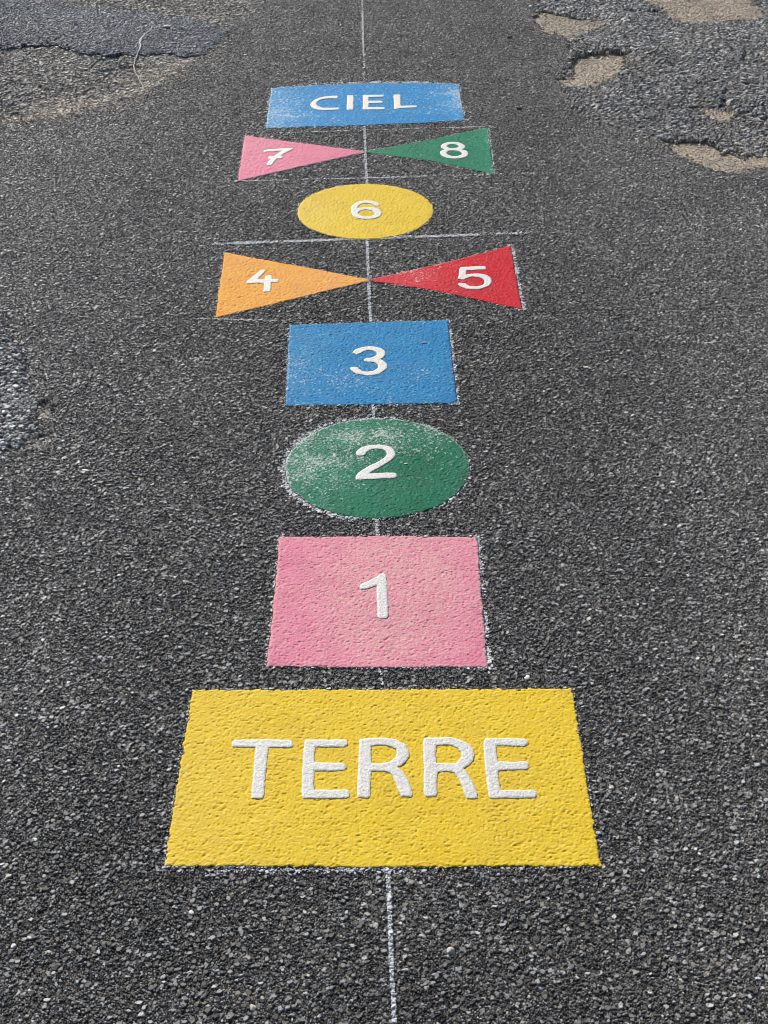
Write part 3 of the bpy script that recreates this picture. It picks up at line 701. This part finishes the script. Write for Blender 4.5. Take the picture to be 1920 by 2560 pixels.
BITS = [  # px, py, width px, height px, yaw, material, name, label, category, base height
 (632, 2518, 17, 17, .3, M_pw, 'pebble', 'cream pebble near the bottom edge left of the chalk line', 'pebble', 0),
 (1127, 2377, 22, 17, .2, M_pw, 'pebble', 'large cream pebble below the yellow rectangle right of the chalk line', 'pebble', 0),
 (912, 2262, 14, 17, 1.0, M_pw, 'pebble', 'cream wedge pebble just left of the chalk line below TERRE', 'pebble', 0),
 (1066, 2467, 10, 16, 1.4, M_pw, 'pebble', 'narrow upright pale pebble right of the chalk line near the bottom', 'pebble', 0),
 (1013, 2424, 17, 8, .1, M_pw, 'pebble', 'flat yellowish pebble close to the right side of the chalk line', 'pebble', 0),
 (938, 2312, 16, 12, .8, M_pw, 'pebble', 'second pale pebble left of the chalk line, between it and the cream wedge', 'pebble', 0),
 (479, 2281, 12, 12, .2, M_pb, 'pebble', 'small round white pebble below the left corner of the yellow rectangle', 'pebble', 0),
 (1319, 1693, 15, 12, .4, M_pb, 'pebble', 'white pebble just beyond the right corner of the yellow rectangle', 'pebble', 0),
 (1529, 1968, 14, 10, .3, M_pw, 'pebble', 'pale pebble on the asphalt right of the yellow rectangle', 'pebble', 0),
 (1762, 2213, 20, 12, .1, M_pw, 'pebble', 'light pebble at the lower right, far from the yellow rectangle', 'pebble', 0),
 (87, 2098, 11, 12, .9, M_pb, 'pebble', 'white pebble at the lower left level with the TERRE rectangle', 'pebble', 0),
 (33, 2364, 13, 12, .5, M_pb, 'pebble', 'white oval pebble at the left edge near the bottom', 'pebble', 0),
 (121, 2380, 11, 12, 1.2, M_pw, 'pebble', 'cream pebble near the bottom left, beside the white oval one', 'pebble', 0),
 (214, 1175, 20, 8, -.25, M_pb, 'pebble', 'long flat white chip left of the green circle', 'pebble', 0),
 (386, 876, 9, 6, .1, M_pb, 'pebble', 'small white chip left of the blue square', 'pebble', 0),
 (1468, 917, 24, 5, -.75, M_pw, 'white_flake', 'bright white slanting flake on the asphalt right of the blue square', 'flake', 0),
 (1015, 1157, 9, 6, .1, M_pb, 'white_flake', 'tiny white flake on the green circle right of the number 2', 'flake', .003),
 (1060, 855, 12, 6, .1, M_po, 'leaf_scrap', 'tiny brownish scrap on the upper right of the blue square', 'scrap', .003),
 (39, 853, 14, 16, -.6, M_po, 'leaf_scrap', 'orange and cream scrap at the left edge on the ravelled patch', 'scrap', .004),
 (1326, 16, 9, 6, .1, M_pb, 'pebble', 'small white pebble at the top beside the wedge shaped sandy hole', 'pebble', .003),
 (1770, 97, 12, 7, .2, M_pb, 'pebble', 'white pebble on weathered asphalt below the largest sandy hole', 'pebble', .004),
 (1811, 377, 8, 5, .1, M_pb, 'pebble', 'white pebble at the far side of the long sandy hole', 'pebble', .0),
 (1764, 320, 10, 5, .1, M_pb, 'pebble', 'pale pebble below the smallest sandy hole', 'pebble', .004),
 (418, 66, 20, 7, 0, M_pw, 'pebble', 'flat round pale stone on the bluish patch right of the chalk squiggle', 'pebble', .009),
 (535, 63, 11, 6, 0, M_pb, 'pebble', 'bright white chip at the right tip of the bluish patch', 'pebble', .009),
 (117, 138, 10, 5, 0, M_pb, 'pebble', 'white chip just below the bluish patch far left', 'pebble', -.002),
 (320, 222, 8, 6, 0, M_pb, 'pebble', 'small white pebble left of the lower end of the chalk squiggle', 'pebble', .0),
 (1298, 271, 13, 9, .2, M_pd, 'pebble', 'black stone right of the CIEL rectangle', 'pebble', 0),
 (1274, 93, 11, 7, .2, M_pd, 'pebble', 'black stone beyond the CIEL rectangle left of the sandy holes', 'pebble', 0),
 (1669, 263, 13, 8, .2, M_pd, 'pebble', 'black stone on the weathered asphalt left of the smallest sandy hole', 'pebble', .003),
]
for i, (px, py, wp, hp, yaw, mat, name, label, cat, zb) in enumerate(BITS):
    ctr = ground([(px, py)], zb + .003)[0]
    e = ground([(px - wp / 2, py), (px + wp / 2, py), (px, py - hp / 2), (px, py + hp / 2)], zb + .003)
    sx = np.linalg.norm(e[1] - e[0]) / 2; sy = np.linalg.norm(e[3] - e[2]) / 2
    flat = name in ('white_flake', 'leaf_scrap')
    if wp / hp > 1.6 or flat: sy = min(sy, sx * .5)
    sy = min(sy, sx * 1.3)
    sz = min(sx, sy) * (.35 if flat else .6)
    me = blob_mesh(name, sx * 1.15, sy * 1.15, sz, 100 + i, mat)
    base = surf(np.array([ctr[0]]), np.array([ctr[1]]))[0][0] * .5 + zb
    o = link(name, me, None, (ctr[0], ctr[1], base + sz * .45)); o.rotation_euler = (0, 0, yaw)
    tag(o, label, cat, {'pebble': 'loose pebbles and chips on the asphalt'}.get(name))

def grit():
    """loose crumbs lying along the broken edges"""
    import bmesh
    bm = bmesh.new(); bmesh.ops.create_icosphere(bm, subdivisions=1, radius=1)
    V = np.array([v.co[:] for v in bm.verts]); Fc = np.array([[v.index for v in f.verts] for f in bm.faces]); bm.free()
    rr = np.random.default_rng(21); P = []
    for k_, n in (('A', 120), ('B', 190), ('C', 170), ('D', 70), ('E', 240), ('G', 60), ('H', 60)):
        r = HOLES[k_]; i = rr.integers(0, len(r), n); t = rr.random(n)[:, None]
        e = r[i] * (1 - t) + r[(i + 1) % len(r)] * t
        P.append(e + rr.normal(size=(n, 2)) * (.022 if k_ in 'ABCDE' else .010))
    r = worn_ring; i = rr.integers(0, len(r), 350); P.append(r[i] + rr.normal(size=(350, 2)) * .05)
    P = np.concatenate(P); n = len(P)
    z = np.zeros(n)
    for k_ in HOLES:
        ins = SD[k_](P[:, 0], P[:, 1]) < -.004; z[ins] = -.006 if k_ in 'ABCDE' else -.003
    sz = .0019 * np.exp(rr.normal(size=n) * .45)
    sc = sz[:, None] * (.7 + .7 * rr.random((n, 3)))
    co = V[None] * (1 + .5 * (rr.random((n, len(V), 1)) - .5)) * sc[:, None, :]
    co[..., 0] += P[:, 0, None]; co[..., 1] += P[:, 1, None]; co[..., 2] += (z + .0022)[:, None]
    f = (Fc[None] + (np.arange(n) * len(V))[:, None, None]).reshape(-1, 3)
    tone = np.repeat(.25 + rr.random(n) * .6, len(V)); dst = np.repeat((rr.random(n) < .4) * .8, len(V))
    me = to_mesh('loose_grit', co.reshape(-1, 3), f, {'tone': tone, 'dust': dst, 'pale': tone * 0}, M_sand, smooth=False)
    tag(link('loose_grit', me), 'loose grit and crumbs along the broken asphalt edges', 'grit', kind='stuff')
grit()
